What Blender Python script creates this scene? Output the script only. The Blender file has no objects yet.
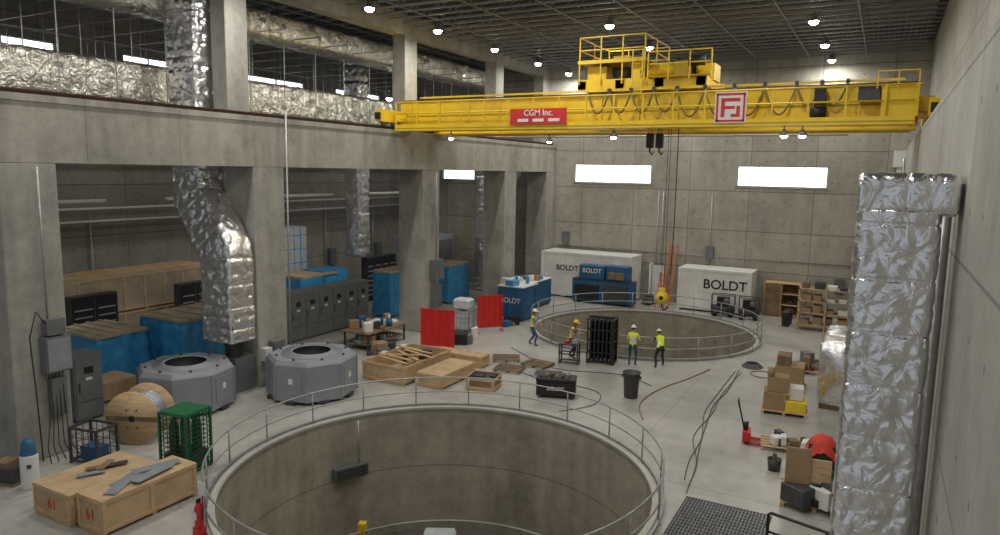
import bpy, bmesh, math, random
from mathutils import Vector, Matrix, noise
random.seed(7)
S=bpy.context.scene
pi=math.pi
# ------------------------------------------------------------ materials
def newmat(name):
    m=bpy.data.materials.new(name);m.use_nodes=True
    return m,m.node_tree,m.node_tree.nodes['Principled BSDF']
def N(nt,t,**k):
    n=nt.nodes.new(t)
    for a,b in k.items(): setattr(n,a,b)
    return n
def mth(nt,op,a,b=None):
    n=nt.nodes.new('ShaderNodeMath');n.operation=op
    for i,q in enumerate((a,b)):
        if q is None: continue
        if isinstance(q,(int,float)): n.inputs[i].default_value=q
        else: nt.links.new(q,n.inputs[i])
    return n.outputs[0]
def noisen(nt,vec,scale,detail=4,rough=.6,stretch=None,dist=0):
    if stretch:
        mp=N(nt,'ShaderNodeMapping');mp.inputs['Scale'].default_value=stretch
        nt.links.new(vec,mp.inputs[0]);vec=mp.outputs[0]
    n=N(nt,'ShaderNodeTexNoise');n.inputs['Scale'].default_value=scale;n.inputs['Detail'].default_value=detail
    n.inputs['Roughness'].default_value=rough;n.inputs['Distortion'].default_value=dist;nt.links.new(vec,n.inputs['Vector']);return n.outputs['Fac']
def pmat(name,col,rough=.6,metal=0,var=.15,scale=3,bump=0,stretch=None,bscale=None,es=0,dist=0,bdist=.05):
    m,nt,b=newmat(name)
    tc=N(nt,'ShaderNodeTexCoord').outputs['Object']
    f=noisen(nt,tc,scale,4,.6,stretch)
    r=N(nt,'ShaderNodeValToRGB');r.color_ramp.elements[0].position=.3;r.color_ramp.elements[1].position=.7
    r.color_ramp.elements[0].color=[min(1,c*(1-var)) for c in col]+[1]
    r.color_ramp.elements[1].color=[min(1,c*(1+var)) for c in col]+[1]
    nt.links.new(f,r.inputs[0]);nt.links.new(r.outputs[0],b.inputs['Base Color'])
    b.inputs['Roughness'].default_value=rough;b.inputs['Metallic'].default_value=metal
    if es:
        b.inputs['Emission Color'].default_value=list(col)+[1];b.inputs['Emission Strength'].default_value=es
    if bump:
        h=noisen(nt,tc,bscale or scale*4,3,.5,None,dist)
        bn=N(nt,'ShaderNodeBump');bn.inputs['Strength'].default_value=bump;bn.inputs['Distance'].default_value=bdist
        nt.links.new(h,bn.inputs['Height']);nt.links.new(bn.outputs[0],b.inputs['Normal'])
    return m
def concrete(name,col,axis='X',jz=2.44,ju=3.66,rough=.85,line=.55,ties=True,amp=.28,zoff=0):
    m,nt,b=newmat(name)
    tc=N(nt,'ShaderNodeTexCoord').outputs['Object']
    sp=N(nt,'ShaderNodeSeparateXYZ');nt.links.new(tc,sp.inputs[0])
    if axis=='F': u,w=sp.outputs[0],sp.outputs[1]
    else: u,w=(sp.outputs[0] if axis=='X' else sp.outputs[1]),sp.outputs[2]
    n1=noisen(nt,tc,.35,5,.65);n2=noisen(nt,tc,2.2,6,.7);n4=noisen(nt,tc,14,4,.7)
    n3=noisen(nt,tc,1.0,4,.6,(1.6,1.6,.18) if axis!='F' else (.5,.5,1))
    t=mth(nt,'ADD',mth(nt,'MULTIPLY',n1,.8),mth(nt,'MULTIPLY',n2,.6))
    t=mth(nt,'ADD',t,mth(nt,'MULTIPLY',n3,.6));t=mth(nt,'ADD',t,mth(nt,'MULTIPLY',n4,.25))
    t=mth(nt,'SUBTRACT',t,1.125)
    t=mth(nt,'ADD',mth(nt,'MULTIPLY',t,amp*2.4),1.0)
    cu=mth(nt,'FLOOR',mth(nt,'DIVIDE',mth(nt,'ADD',u,.001),ju));cz=mth(nt,'FLOOR',mth(nt,'DIVIDE',mth(nt,'ADD',w,zoff+.001),jz))
    cb=N(nt,'ShaderNodeCombineXYZ');nt.links.new(cu,cb.inputs[0]);nt.links.new(cz,cb.inputs[1])
    wn=N(nt,'ShaderNodeTexWhiteNoise');nt.links.new(cb.outputs[0],wn.inputs['Vector'])
    t=mth(nt,'MULTIPLY',t,mth(nt,'ADD',.92,mth(nt,'MULTIPLY',wn.outputs['Value'],.16 if axis!='F' else .08)))
    l1=mth(nt,'LESS_THAN',mth(nt,'PINGPONG',mth(nt,'ADD',w,zoff+.001),jz/2),.022)
    l2=mth(nt,'LESS_THAN',mth(nt,'PINGPONG',u,ju/2),.018)
    l=mth(nt,'MAXIMUM',l1,l2)
    t=mth(nt,'MULTIPLY',t,mth(nt,'SUBTRACT',1,mth(nt,'MULTIPLY',l,1-line)))
    if ties:
        pu=mth(nt,'PINGPONG',mth(nt,'ADD',u,.31),.61);pz=mth(nt,'PINGPONG',mth(nt,'ADD',w,.6),.61)
        dd=mth(nt,'SQRT',mth(nt,'ADD',mth(nt,'MULTIPLY',pu,pu),mth(nt,'MULTIPLY',pz,pz)))
        t=mth(nt,'MULTIPLY',t,mth(nt,'SUBTRACT',1,mth(nt,'MULTIPLY',mth(nt,'LESS_THAN',dd,.045),.5)))
    mx=N(nt,'ShaderNodeVectorMath');mx.operation='SCALE';mx.inputs[0].default_value=col
    nt.links.new(t,mx.inputs['Scale']);nt.links.new(mx.outputs[0],b.inputs['Base Color'])
    b.inputs['Roughness'].default_value=rough
    if axis=='F':
        rr=mth(nt,'ADD',rough-.12,mth(nt,'MULTIPLY',n2,.3));nt.links.new(rr,b.inputs['Roughness'])
    bn=N(nt,'ShaderNodeBump');bn.inputs['Strength'].default_value=.25;bn.inputs['Distance'].default_value=.02
    nt.links.new(n2,bn.inputs['Height']);nt.links.new(bn.outputs[0],b.inputs['Normal'])
    return m
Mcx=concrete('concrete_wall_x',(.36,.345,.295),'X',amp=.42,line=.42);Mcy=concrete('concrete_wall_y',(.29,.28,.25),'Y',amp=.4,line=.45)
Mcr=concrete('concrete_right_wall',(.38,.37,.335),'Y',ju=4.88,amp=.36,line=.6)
Mcol=concrete('concrete_column',(.345,.335,.30),'Y',jz=30,ju=60,ties=False,amp=.55)
Mbeam=concrete('concrete_beam',(.36,.345,.30),'Y',jz=60,ju=3.1,ties=False,amp=.55,line=.72,zoff=5)
Mfloor=concrete('floor_concrete',(.44,.432,.405),'F',jz=6.1,ju=6.1,ties=False,amp=.46,rough=.32,line=.72)
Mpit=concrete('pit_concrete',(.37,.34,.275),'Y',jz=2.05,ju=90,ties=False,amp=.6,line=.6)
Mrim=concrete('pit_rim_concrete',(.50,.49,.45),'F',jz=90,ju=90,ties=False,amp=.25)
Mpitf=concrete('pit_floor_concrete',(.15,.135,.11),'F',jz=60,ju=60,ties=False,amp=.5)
Mdeck=pmat('roof_deck_metal',(.035,.037,.043),.6,.2,.2,1)
Mjoist=pmat('joist_grey_paint',(.28,.29,.32),.5,.3)
Mfoil=pmat('foil_insulation',(.86,.86,.87),.22,.95,.08,2.5,bump=.5,bscale=2.6,dist=2.2,bdist=.08)
Mfoild=pmat('aged_foil_insulation',(.78,.745,.67),.3,.9,.3,1.2,bump=.9,bscale=3.5,dist=2.0,bdist=.1)
Mgalv=pmat('galvanised_steel',(.40,.41,.42),.42,.6,.15,6)
Msteel=pmat('steel_grey',(.26,.27,.28),.45,.7,.2,4)
Myel=pmat('crane_yellow',(.86,.60,.03),.42,0,.14,1.2)
Myeld=pmat('crane_yellow_dark',(.50,.34,.02),.5,0,.12,2)
Mblk=pmat('black_paint',(.018,.018,.02),.5,.1,.3,6)
Mdk=pmat('dark_grey_metal',(.07,.072,.078),.5,.3,.25,5)
Mgry=pmat('machine_grey_paint',(.28,.30,.34),.48,.1,.10,2)
Mgry2=pmat('cabinet_grey_paint',(.16,.175,.18),.5,.15,.15,2)
Mred=pmat('red_vinyl',(.62,.022,.02),.45,0,.15,3)
Mredd=pmat('sign_red',(.60,.03,.03),.5)
Mwht=pmat('white_paint',(.77,.77,.75),.5,0,.06,2)
Mcont=pmat('container_white',(.76,.76,.73),.5,0,.1,1.5)
Mblue=pmat('blue_tarp',(.05,.30,.60),.35,0,.25,3,bump=.6,bscale=6)
Mblued=pmat('blue_container',(.025,.11,.24),.5,0,.2,3)
Mwood=pmat('pine_wood',(.56,.39,.22),.7,0,.22,2.5,stretch=(1,1,5))
Mply=pmat('plywood',(.50,.36,.21),.7,0,.20,1.6)
Mplyp=pmat('pale_plywood',(.42,.35,.25),.7,0,.25,1.2)
Mwoodd=pmat('weathered_wood',(.22,.15,.09),.8,0,.3,3)
Mcard=pmat('cardboard',(.36,.25,.14),.8,0,.15,2)
Mgrn=pmat('green_paint',(.01,.13,.045),.5,0,.2,4)
Mor=pmat('orange_paint',(.65,.16,.03),.5)
Mrub=pmat('black_rubber_hose',(.03,.03,.032),.6)
Mrubg=pmat('grey_cable_sheath',(.10,.10,.10),.6)
Mrust=pmat('rail_rust',(.07,.035,.022),.7,.2,.3,6)
Mskin=pmat('skin',(.48,.27,.19),.55,0,.06,8)
Mhi=pmat('hi_vis_yellow',(.78,.90,.03),.6,0,.08,5)
Mhio=pmat('hi_vis_orange_yellow',(.88,.62,.04),.6,0,.08,5)
Mjean=pmat('denim',(.04,.08,.17),.8,0,.2,8)
Mpant=pmat('dark_trousers',(.03,.032,.035),.8,0,.2,8)
Mshirt=pmat('grey_shirt',(.20,.20,.21),.8,0,.15,6)
Mhair=pmat('brown_hair',(.05,.03,.02),.8)
Mboot=pmat('leather_boots',(.06,.035,.02),.6)
Mhel=pmat('hard_hat_white',(.8,.8,.78),.35,0,.03)
Mhely=pmat('hard_hat_yellow',(.8,.6,.03),.35,0,.03)
Mref=pmat('reflective_tape',(.7,.7,.68),.3,.3,.05)
Mlamp=pmat('lamp_glow',(1,.97,.90),.5,es=30,var=0)
Mpane=pmat('window_daylight_pane',(.93,.97,1),.5,es=2.6,var=0)
Mtan=pmat('tan_cable',(.24,.19,.07),.6)
Mtin=pmat('plastic_translucent',(.62,.66,.68),.35,0,.12,3)
Mstl=pmat('steel_plate_light',(.42,.46,.52),.35,.5,.12,4)
Mcloth=pmat('red_orange_cloth',(.65,.06,.03),.7,0,.2,5)

# ------------------------------------------------------------ builder
class B:
    def __init__(s): s.V=[];s.F=[];s.I=[];s.S=[];s.mats=[];s.M=Matrix.Identity(4)
    def at(s,x=0,y=0,z=0,rz=0,rx=0,ry=0):
        s.M=Matrix.Translation((x,y,z))@Matrix.Rotation(rz,4,'Z')@Matrix.Rotation(rx,4,'X')@Matrix.Rotation(ry,4,'Y');return s
    def add(s,vs,fs,mat,smooth=False):
        if mat not in s.mats: s.mats.append(mat)
        k=len(s.V);mi=s.mats.index(mat)
        s.V+=[tuple(s.M@Vector(v)) for v in vs]
        for f in fs: s.F.append([k+i for i in f]);s.I.append(mi);s.S.append(smooth)
    def bx(s,x0,x1,y0,y1,z0,z1,mat):
        v=[(x0,y0,z0),(x1,y0,z0),(x1,y1,z0),(x0,y1,z0),(x0,y0,z1),(x1,y0,z1),(x1,y1,z1),(x0,y1,z1)]
        s.add(v,[(3,2,1,0),(4,5,6,7),(0,1,5,4),(1,2,6,5),(2,3,7,6),(3,0,4,7)],mat)
    def cbx(s,x0,x1,y0,y1,z0,z1,c,mat):
        v=[];
        for (z,i) in ((z0,c),(z0+c,0),(z1-c,0),(z1,c)):
            v+=[(x0+i+c,y0+i,z),(x1-i-c,y0+i,z),(x1-i,y0+i+c,z),(x1-i,y1-i-c,z),(x1-i-c,y1-i,z),(x0+i+c,y1-i,z),(x0+i,y1-i-c,z),(x0+i,y0+i+c,z)]
        f=[tuple(range(7,-1,-1)),tuple(range(24,32))]
        for r in range(3):
            for k in range(8): a=r*8+k;b_=r*8+(k+1)%8;f.append((a,b_,b_+8,a+8))
        s.add(v,f,mat)
    def tube(s,pts,r,mat,n=6,closed=False,smooth=True,rs=None):
        pts=[Vector(p) for p in pts];L=len(pts);V=[];F=[];up=None
        for i,p in enumerate(pts):
            if closed: t=pts[(i+1)%L]-pts[i-1]
            else: t=pts[min(i+1,L-1)]-pts[max(i-1,0)]
            t.normalize()
            if up is None: up=Vector((0,0,1)) if abs(t.z)<.9 else Vector((1,0,0))
            a=t.cross(up)
            if a.length<1e-4: a=t.cross(Vector((1,0,.3)))
            a.normalize();b_=a.cross(t);b_.normalize();up=b_
            rr=rs[i] if rs else r
            for k in range(n):
                an=2*pi*(k+.5)/n;V.append(p+(a*math.cos(an)+b_*math.sin(an))*rr)
        m=L if closed else L-1
        for i in range(m):
            for k in range(n):
                a=i*n+k;b2=i*n+(k+1)%n;c=((i+1)%L)*n+(k+1)%n;d=((i+1)%L)*n+k
                F.append((a,b2,c,d))
        if not closed: F.append(tuple(range(n-1,-1,-1)));F.append(tuple(range((L-1)*n,L*n)))
        s.add(V,F,mat,smooth and n>4)
    def bar(s,p,q,w,mat): s.tube([p,q],w*.707,mat,4)
    def cyl(s,p,q,r,mat,n=14,r2=None): s.tube([p,q],r,mat,n,rs=[r,r if r2 is None else r2])
    def ring(s,cx,cy,z,R,r,mat,n=72,a0=0,a1=2*pi,m=6):
        full=abs(a1-a0-2*pi)<1e-4
        k=n if full else n+1
        s.tube([(cx+R*math.cos(a0+(a1-a0)*i/n),cy+R*math.sin(a0+(a1-a0)*i/n),z) for i in range(k)],r,mat,m,closed=full)
    def lathe(s,prof,mat,n=20,c=(0,0,0),smooth=True):
        V=[];F=[]
        for (r,z) in prof:
            for k in range(n): a=2*pi*k/n;V.append((c[0]+r*math.cos(a),c[1]+r*math.sin(a),c[2]+z))
        for i in range(len(prof)-1):
            for k in range(n): F.append((i*n+k,i*n+(k+1)%n,(i+1)*n+(k+1)%n,(i+1)*n+k))
        s.add(V,F,mat,smooth)
    def ell(s,c,r,mat,n=12,m=8,z0=-1):
        V=[];F=[]
        for i in range(m+1):
            ph=-pi/2+pi*i/m
            ph=max(ph,math.asin(z0)) if z0>-1 else ph
            for k in range(n):
                a=2*pi*k/n;V.append((c[0]+r[0]*math.cos(ph)*math.cos(a),c[1]+r[1]*math.cos(ph)*math.sin(a),c[2]+r[2]*math.sin(ph)))
        for i in range(m):
            for k in range(n): F.append((i*n+k,i*n+(k+1)%n,(i+1)*n+(k+1)%n,(i+1)*n+k))
        s.add(V,F,mat,True)
    def text(s,txt,size,T,mat,ext=.004):
        c=bpy.data.curves.new('t','FONT');c.body=txt;c.size=size;c.extrude=ext;c.align_x='CENTER';c.align_y='CENTER';c.offset=size*.012
        o=bpy.data.objects.new('t',c);S.collection.objects.link(o)
        dg=bpy.context.evaluated_depsgraph_get();me=bpy.data.meshes.new_from_object(o.evaluated_get(dg))
        s.add([T@v.co for v in me.vertices],[tuple(p.vertices) for p in me.polygons],mat)
        bpy.data.objects.remove(o);bpy.data.meshes.remove(me);bpy.data.curves.remove(c)
    def obj(s,name,keep=False):
        me=bpy.data.meshes.new(name)
        if keep: o0=Vector((0,0,0))
        else:
            xs=[v[0] for v in s.V];ys=[v[1] for v in s.V];zs=[v[2] for v in s.V]
            o0=Vector(((min(xs)+max(xs))/2,(min(ys)+max(ys))/2,min(zs)))
        me.from_pydata([tuple(Vector(v)-o0) for v in s.V],[],s.F)
        for m in s.mats: me.materials.append(m)
        me.polygons.foreach_set('material_index',s.I);me.polygons.foreach_set('use_smooth',s.S);me.update()
        o=bpy.data.objects.new(name,me);S.collection.objects.link(o);o.location=o0
        return o
def Tm(x,y,z,face='-Y'):
    R={'-Y':Matrix.Rotation(pi/2,4,'X'),'+X':Matrix.Rotation(pi/2,4,'Z')@Matrix.Rotation(pi/2,4,'X')}[face]
    return Matrix.Translation((x,y,z))@R

# ------------------------------------------------------------ shell
XL,XR,YB,ZT=-33.0,.85,45.5,15.7
XU=1.7
YS=-5.0
P1=(-10.0,15.25);P2=(-10.7,35.8);PR=5.65
b=B();H=6.4;n=96
def annulus(cx,cy):
    V=[];F=[]
    for i in range(n):
        a=2*pi*i/n;c,s_=math.cos(a),math.sin(a);k=H/max(abs(c),abs(s_))
        V.append((cx+PR*c,cy+PR*s_,0));V.append((cx+k*c,cy+k*s_,0))
    for i in range(n):
        j=(i+1)%n;F.append((2*i,2*i+1,2*j+1,2*j))
    b.add(V,F,Mfloor)
annulus(*P1);annulus(*P2)
def fl(x0,x1,y0,y1): b.add([(x0,y0,0),(x1,y0,0),(x1,y1,0),(x0,y1,0)],[(0,1,2,3)],Mfloor)
XE=2.1
y1a,y1b,y2a,y2b=P1[1]-H,P1[1]+H,P2[1]-H,P2[1]+H
fl(XL,XE,YS,y1a);fl(XL,P1[0]-H,y1a,y1b);fl(P1[0]+H,XE,y1a,y1b);fl(XL,XE,y1b,y2a);fl(XL,P2[0]-H,y2a,y2b);fl(P2[0]+H,XE,y2a,y2b);fl(XL,XE,y2b,YB)
b.obj('floor',keep=True)
def pit(cx,cy,depth):
    b=B()
    def band(r0,z0,r1,z1,mat):
        V=[];F=[]
        for i in range(n):
            a=2*pi*i/n;V+=[(cx+r0*math.cos(a),cy+r0*math.sin(a),z0),(cx+r1*math.cos(a),cy+r1*math.sin(a),z1)]
        for i in range(n):
            j=(i+1)%n;F.append((2*i,2*i+1,2*j+1,2*j))
        b.add(V,F,mat,True)
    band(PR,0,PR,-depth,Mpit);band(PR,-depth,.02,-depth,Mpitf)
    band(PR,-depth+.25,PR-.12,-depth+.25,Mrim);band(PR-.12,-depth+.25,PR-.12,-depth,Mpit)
    band(PR,.07,PR+.17,.07,Mrim);band(PR,-.12,PR,.07,Mrim);band(PR+.17,.07,PR+.17,0,Mrim)
    return b
PD=4.35
pit(P1[0],P1[1],PD).obj('pit_wall_near',keep=True)
pit(P2[0],P2[1],4.5).obj('pit_wall_far',keep=True)

def wall(name,axis,c0,c1,u0,u1,z0,z1,ops,mat):
    b=B()
    def bb(a,d,e,f_):
        if d-a<1e-4 or f_-e<1e-4: return
        if axis=='Y': b.bx(a,d,c0,c1,e,f_,mat)
        else: b.bx(c0,c1,a,d,e,f_,mat)
    cur=u0
    for (a,d,e,f_) in sorted(ops):
        bb(cur,a,z0,z1);bb(a,d,z0,e);bb(a,d,f_,z1);cur=d
    bb(cur,u1,z0,z1);return b.obj(name,keep=True)
backw=[(-29.7,-26.9,7.6,8.7),(-18.9,-13.5,7.62,8.88),(-8.1,-3.0,7.62,8.88)]
wall('wall_back','Y',YB,YB+.4,XL,XE,0,ZT,backw,Mcx)
leftw=[(14.6,19.0,12.95,13.6),(22.2,25.0,12.95,13.6),(29.9,34.4,12.95,13.6),(37.4,42.1,12.95,13.6)]
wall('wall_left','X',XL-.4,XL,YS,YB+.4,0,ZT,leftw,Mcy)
b=B();b.bx(XR,XE,YS,YB,0,9.9,Mcr);b.bx(XU,XE,YS,YB,9.9,ZT,Mcr);b.obj('wall_right',keep=True)
b=B();b.bx(XL-.4,XE,YS,YB+.4,ZT,ZT+.2,Mdeck);b.obj('ceiling',keep=True)
wi=1
for (a,d,e,f_) in backw:
    b=B();b.bx(a,d,YB+.14,YB+.18,e,f_,Mpane)
    k=4 if d-a>4 else 2
    for (p,q,r,s_) in ((a,d,e,e+.06),(a,d,f_-.06,f_),(a,a+.06,e,f_),(d-.06,d,e,f_)): b.bx(p,q,YB+.06,YB+.2,r,s_,Mgalv)
    for i in range(1,k): x=a+(d-a)*i/k;b.bx(x-.02,x+.02,YB+.08,YB+.2,e,f_,Mgalv)
    b.bx(a-.1,d+.1,YB-.05,YB+.1,e-.08,e,Mcol)
    b.obj('window_%d'%wi);wi+=1
for (a,d,e,f_) in leftw:
    b=B();b.bx(XL-.2,XL-.16,a,d,e,f_,Mpane)
    for (p,q,r,s_) in ((a,d,e,e+.05),(a,d,f_-.05,f_),(a,a+.06,e,f_),(d-.06,d,e,f_),((a+d)/2-.03,(a+d)/2+.03,e,f_)): b.bx(XL-.2,XL-.06,p,q,r,s_,Mgalv)
    b.obj('window_%d'%wi);wi+=1
for (y0,y1) in ((-1.2,.3),(10.0,11.5),(18.5,20.0),(29.3,30.8),(38.0,39.5),(44.0,45.5)):
    b=B();b.cbx(-21.8,-20.3,y0,y1,0,8.3,.03,Mcol);b.obj('concrete_column',keep=True)
for (y0,y1) in ((8.9,10.2),(18.0,19.0),(28.7,29.7),(37.8,38.8),(44.5,45.5)):
    b=B();b.cbx(-21.7,-20.95,y0,y1,10.1,ZT,.02,Mcol);b.obj('concrete_upper_column',keep=True)
b=B();b.bx(-21.8,-20.3,YS,YB,8.3,10.1,Mbeam);b.bx(-20.42,-20.26,YS,YB,9.93,10.12,Mbeam)
b.obj('concrete_runway_beam',keep=True)
b=B();b.bx(-21.7,-21.0,YS,YB,14.75,ZT,Mbeam);b.obj('concrete_eave_beam',keep=True)
def rail(x,z,name):
    b=B();b.bx(x-.12,x+.12,YS,YB,z,z+.03,Mrust);b.bx(x-.02,x+.02,YS,YB,z+.03,z+.13,Mrust);b.bx(x-.05,x+.05,YS,YB,z+.13,z+.17,Mrust)
    y=YS+.5
    while y<YB: b.bx(x-.2,x+.2,y,y+.12,z,z+.06,Mrust);y+=1.2
    b.obj(name)
RL,RR=-20.62,XR+.32
rail(RL,10.1,'crane_runway_rail');rail(RR,9.9,'crane_runway_rail')
b=B()
y=3.0
while y<45.2:
    for (xa,xb) in ((-20.95,XU-.05),(-32.9,-21.75)):
        b.bx(xa,xb,y-.05,y+.05,15.6,15.68,Mjoist);b.bx(xa+.4,xb-.4,y-.045,y+.045,15.08,15.15,Mjoist)
        k=int((xb-xa)/.7);st=(xb-xa-.8)/k
        for i in range(k):
            x=xa+.4+i*st;zz=(15.12,15.62) if i%2 else (15.62,15.12)
            b.bar((x,y,zz[0]),(x+st,y,zz[1]),.03,Mjoist)
    y+=1.0
for x in (-30,-26.5,-23.5,-18.5,-15.6,-12.8,-10,-7.2,-4.4,-1.5):
    b.bx(x-.02,x+.02,3,45.3,15.04,15.08,Mjoist)
b.obj('roof_joists')
# ------------------------------------------------------------ lamps
LP=172
def highbay(x,y,z=14.72,power=LP,name='high_bay_lamp'):
    b=B();b.lathe([(.05,.42),(.10,.40),(.12,.22),(.22,.08),(.24,.03),(.22,.03),(.18,.08),(.08,.2)],Mgalv,16,(x,y,z))
    b.ell((x,y,z+.02),(.19,.19,.14),Mlamp,12,8)
    b.cyl((x,y,z+.3),(x,y,z+.45),.02,Msteel,6);b.cyl((x,y,z+.4),(x,y,15.08),.012,Msteel,5)
    o=b.obj(name)
    l=bpy.data.lights.new('lamp_light','AREA');l.shape='DISK';l.size=.45;l.energy=power;l.color=(1,.955,.87)
    lo=bpy.data.objects.new('bulb_light',l);S.collection.objects.link(lo);lo.parent=o;lo.location=(0,0,-.05)
for x,ys in ((-19.0,(7,12.6,18.1,23.6,28.6,34.1,39.5,44.2)),(-11.3,(6,12.5,18.6,24.6,30.7,36.7,42.5)),(-3.2,(5.5,11,16.6,22,27.5,33.2,39.3,44.4))):
    for y in ys: highbay(x,y)
for y in (12,24,36): highbay(-27.5,y,12.6,65)
# ------------------------------------------------------------ foil ducts
def foil(path,w,d,seg=.045,pl=.75,amp=.07,ux=None,seed=0,mat=None):
    b=B();pts=[Vector(p) for p in path]
    rows=[]
    for i in range(len(pts)-1):
        L=(pts[i+1]-pts[i]).length;k=max(2,int(L/seg))
        for j in range(k): rows.append((pts[i].lerp(pts[i+1],j/k)))
    rows.append(pts[-1])
    V=[];F=[];per=[]
    nw=max(6,int(w/(seg*1.3)));nd=max(4,int(d/(seg*1.3)))
    for i in range(nw): per.append((-w/2+w*i/nw,-d/2,0,i/nw))
    for i in range(nd): per.append((w/2,-d/2+d*i/nd,1,i/nd))
    for i in range(nw): per.append((w/2-w*i/nw,d/2,2,i/nw))
    for i in range(nd): per.append((-w/2,d/2-d*i/nd,3,i/nd))
    K=len(per);s=0;prev=None
    U=Vector(ux) if ux else Vector((1,0,0))
    for i,p in enumerate(rows):
        a=rows[max(i-6,0)];c=rows[min(i+6,len(rows)-1)];t=(c-a).normalized()
        if prev is not None: s+=(p-prev).length
        prev=p
        u=(U-t*U.dot(t)).normalized();v=t.cross(u)
        sp_=abs(math.sin(pi*s/pl));ps=sp_**.3;seam=max(0,1-sp_/.10)
        for (x,y,f_,q) in per:
            wd=w if f_ in(0,2) else d
            pq=math.sin(pi*q)**.5 if 0<q<1 else 0
            edge=min(q,1-q)*wd
            m_=max(1,round(wd/.6));du=((q*m_)%1-.5)*wd/m_;ds=((s/pl)%1-.5)*pl
            rd=math.hypot(du,ds);an=math.atan2(ds,du+1e-6)
            dim=-math.exp(-(rd/.11)**2)*.8
            rad=.22*math.sin(an*7+seed+math.floor(s/pl)*2.1)*math.exp(-abs(rd-.14)/.16)
            nn=noise.noise(Vector((x*2.2+seed,y*2.2,s*2.2)))*.55-abs(noise.noise(Vector((x*3.5+seed,y*3.5,s*3.0))))*.6
            pf=amp*(ps*.45+pq*.55+dim*.9+rad+nn*.75-seam*.55)
            cx=1-.06*max(0,1-edge/.09)
            o=(u*x+v*y)
            nrm={0:-v,1:u,2:v,3:-u}[f_]
            V.append(p+o*cx+nrm*(pf-amp*.5))
    for i in range(len(rows)-1):
        for k in range(K): F.append((i*K+k,i*K+(k+1)%K,(i+1)*K+(k+1)%K,(i+1)*K+k))
    F.append(tuple(range(K-1,-1,-1)));F.append(tuple(range((len(rows)-1)*K,len(rows)*K)))
    b.add(V,F,mat or Mfoil,True)
    return b
def merge(b,b2):
    k=len(b.V);b.V+=b2.V
    for m in b2.mats:
        if m not in b.mats: b.mats.append(m)
    b.F+=[[k+i for i in f_] for f_ in b2.F];b.I+=[b.mats.index(b2.mats[i]) for i in b2.I];b.S+=b2.S
b=foil([(.175,10.45,0.02),(.175,10.45,7.9)],.93,.72,seg=.025,pl=.70,amp=.045,seed=3)
merge(b,foil([(-.30,10.45,8.1),(.80,10.45,8.1)],.74,.50,seg=.025,pl=.55,amp=.04,ux=(0,1,0),seed=9))
b.obj('foil_insulated_duct_riser')
foil([(-25.2,8,11.25),(-25.2,45,11.25)],1.5,1.5,seg=.09,pl=1.2,amp=.12,seed=1,mat=Mfoild).obj('foil_insulated_duct')
foil([(-24.3,6,14.3),(-24.3,43,14.3)],1.4,1.1,seg=.09,pl=1.2,amp=.12,seed=5,mat=Mfoild).obj('foil_insulated_duct')
foil([(-22.72,18.05,15.4),(-22.72,18.05,7.6),(-22.6,18.0,7.1),(-20.95,17.65,5.3),(-20.8,17.6,4.8),(-20.8,17.6,2.0)],1.6,1.15,seg=.05,pl=.8,amp=.11,seed=11).obj('foil_insulated_duct_drop')
foil([(-28,33.5,15.2),(-28,33.5,3.0)],1.2,1.0,seg=.09,pl=.9,amp=.1,seed=15).obj('foil_insulated_duct_drop')
foil([(-24.3,42.5,8),(-24.3,42.5,.1)],1.0,1.0,seg=.09,pl=.9,amp=.1,seed=17).obj('foil_insulated_duct_drop')
b=B()
for y in range(10,45,2):
    for x in (-26.2,-24.2): b.bar((x,y,10.35),(x,y,15.6),.03,Mgalv)
    b.bar((-26.4,y,10.38),(-24.0,y,10.38),.06,Mgalv);b.bar((-32.9,y,13.9),(-22,y,13.9),.04,Mgalv);b.bar((-32.9,y,12.2),(-26.4,y,12.2),.04,Mgalv)
    for x in (-31,-28.5): b.bar((x,y,8.5),(x,y,15.6),.025,Mgalv)
for z,x in ((12.6,-30.5),(11.8,-31.8),(13.3,-28.8),(9.7,-31),(14.2,-27)): b.tube([(x,4,z),(x,45.3,z)],.06,Mgalv,6)
b.obj('duct_hanger_grid')
b=B()
for z in (6.2,5.6): b.tube([(XL+.25,6,z),(XL+.25,45.2,z)],.06,Mwht,6)
for y in (16,20,27,31,36,41):
    b.tube([(XL+.15,y,.0),(XL+.15,y,6.0)],.05,Mgalv,6);b.bx(XL+.02,XL+.3,y+.3,y+.9,1.8,2.9,Mgry2)
b.obj('wall_pipework')
for (y,x) in ((15,-30),(22,-30),(29,-29.5),(36,-29.5)):
    b=B();b.bx(x-.08,x+.08,y,y+4,6.7,6.78,Mwht);b.bx(x-.05,x+.05,y+.05,y+3.95,6.64,6.7,Mwht)
    for q in (.4,3.6): b.bar((x,y+q,6.78),(x,y+q,15.1),.015,Mgalv)
    b.obj('strip_light_fixture')
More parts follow.
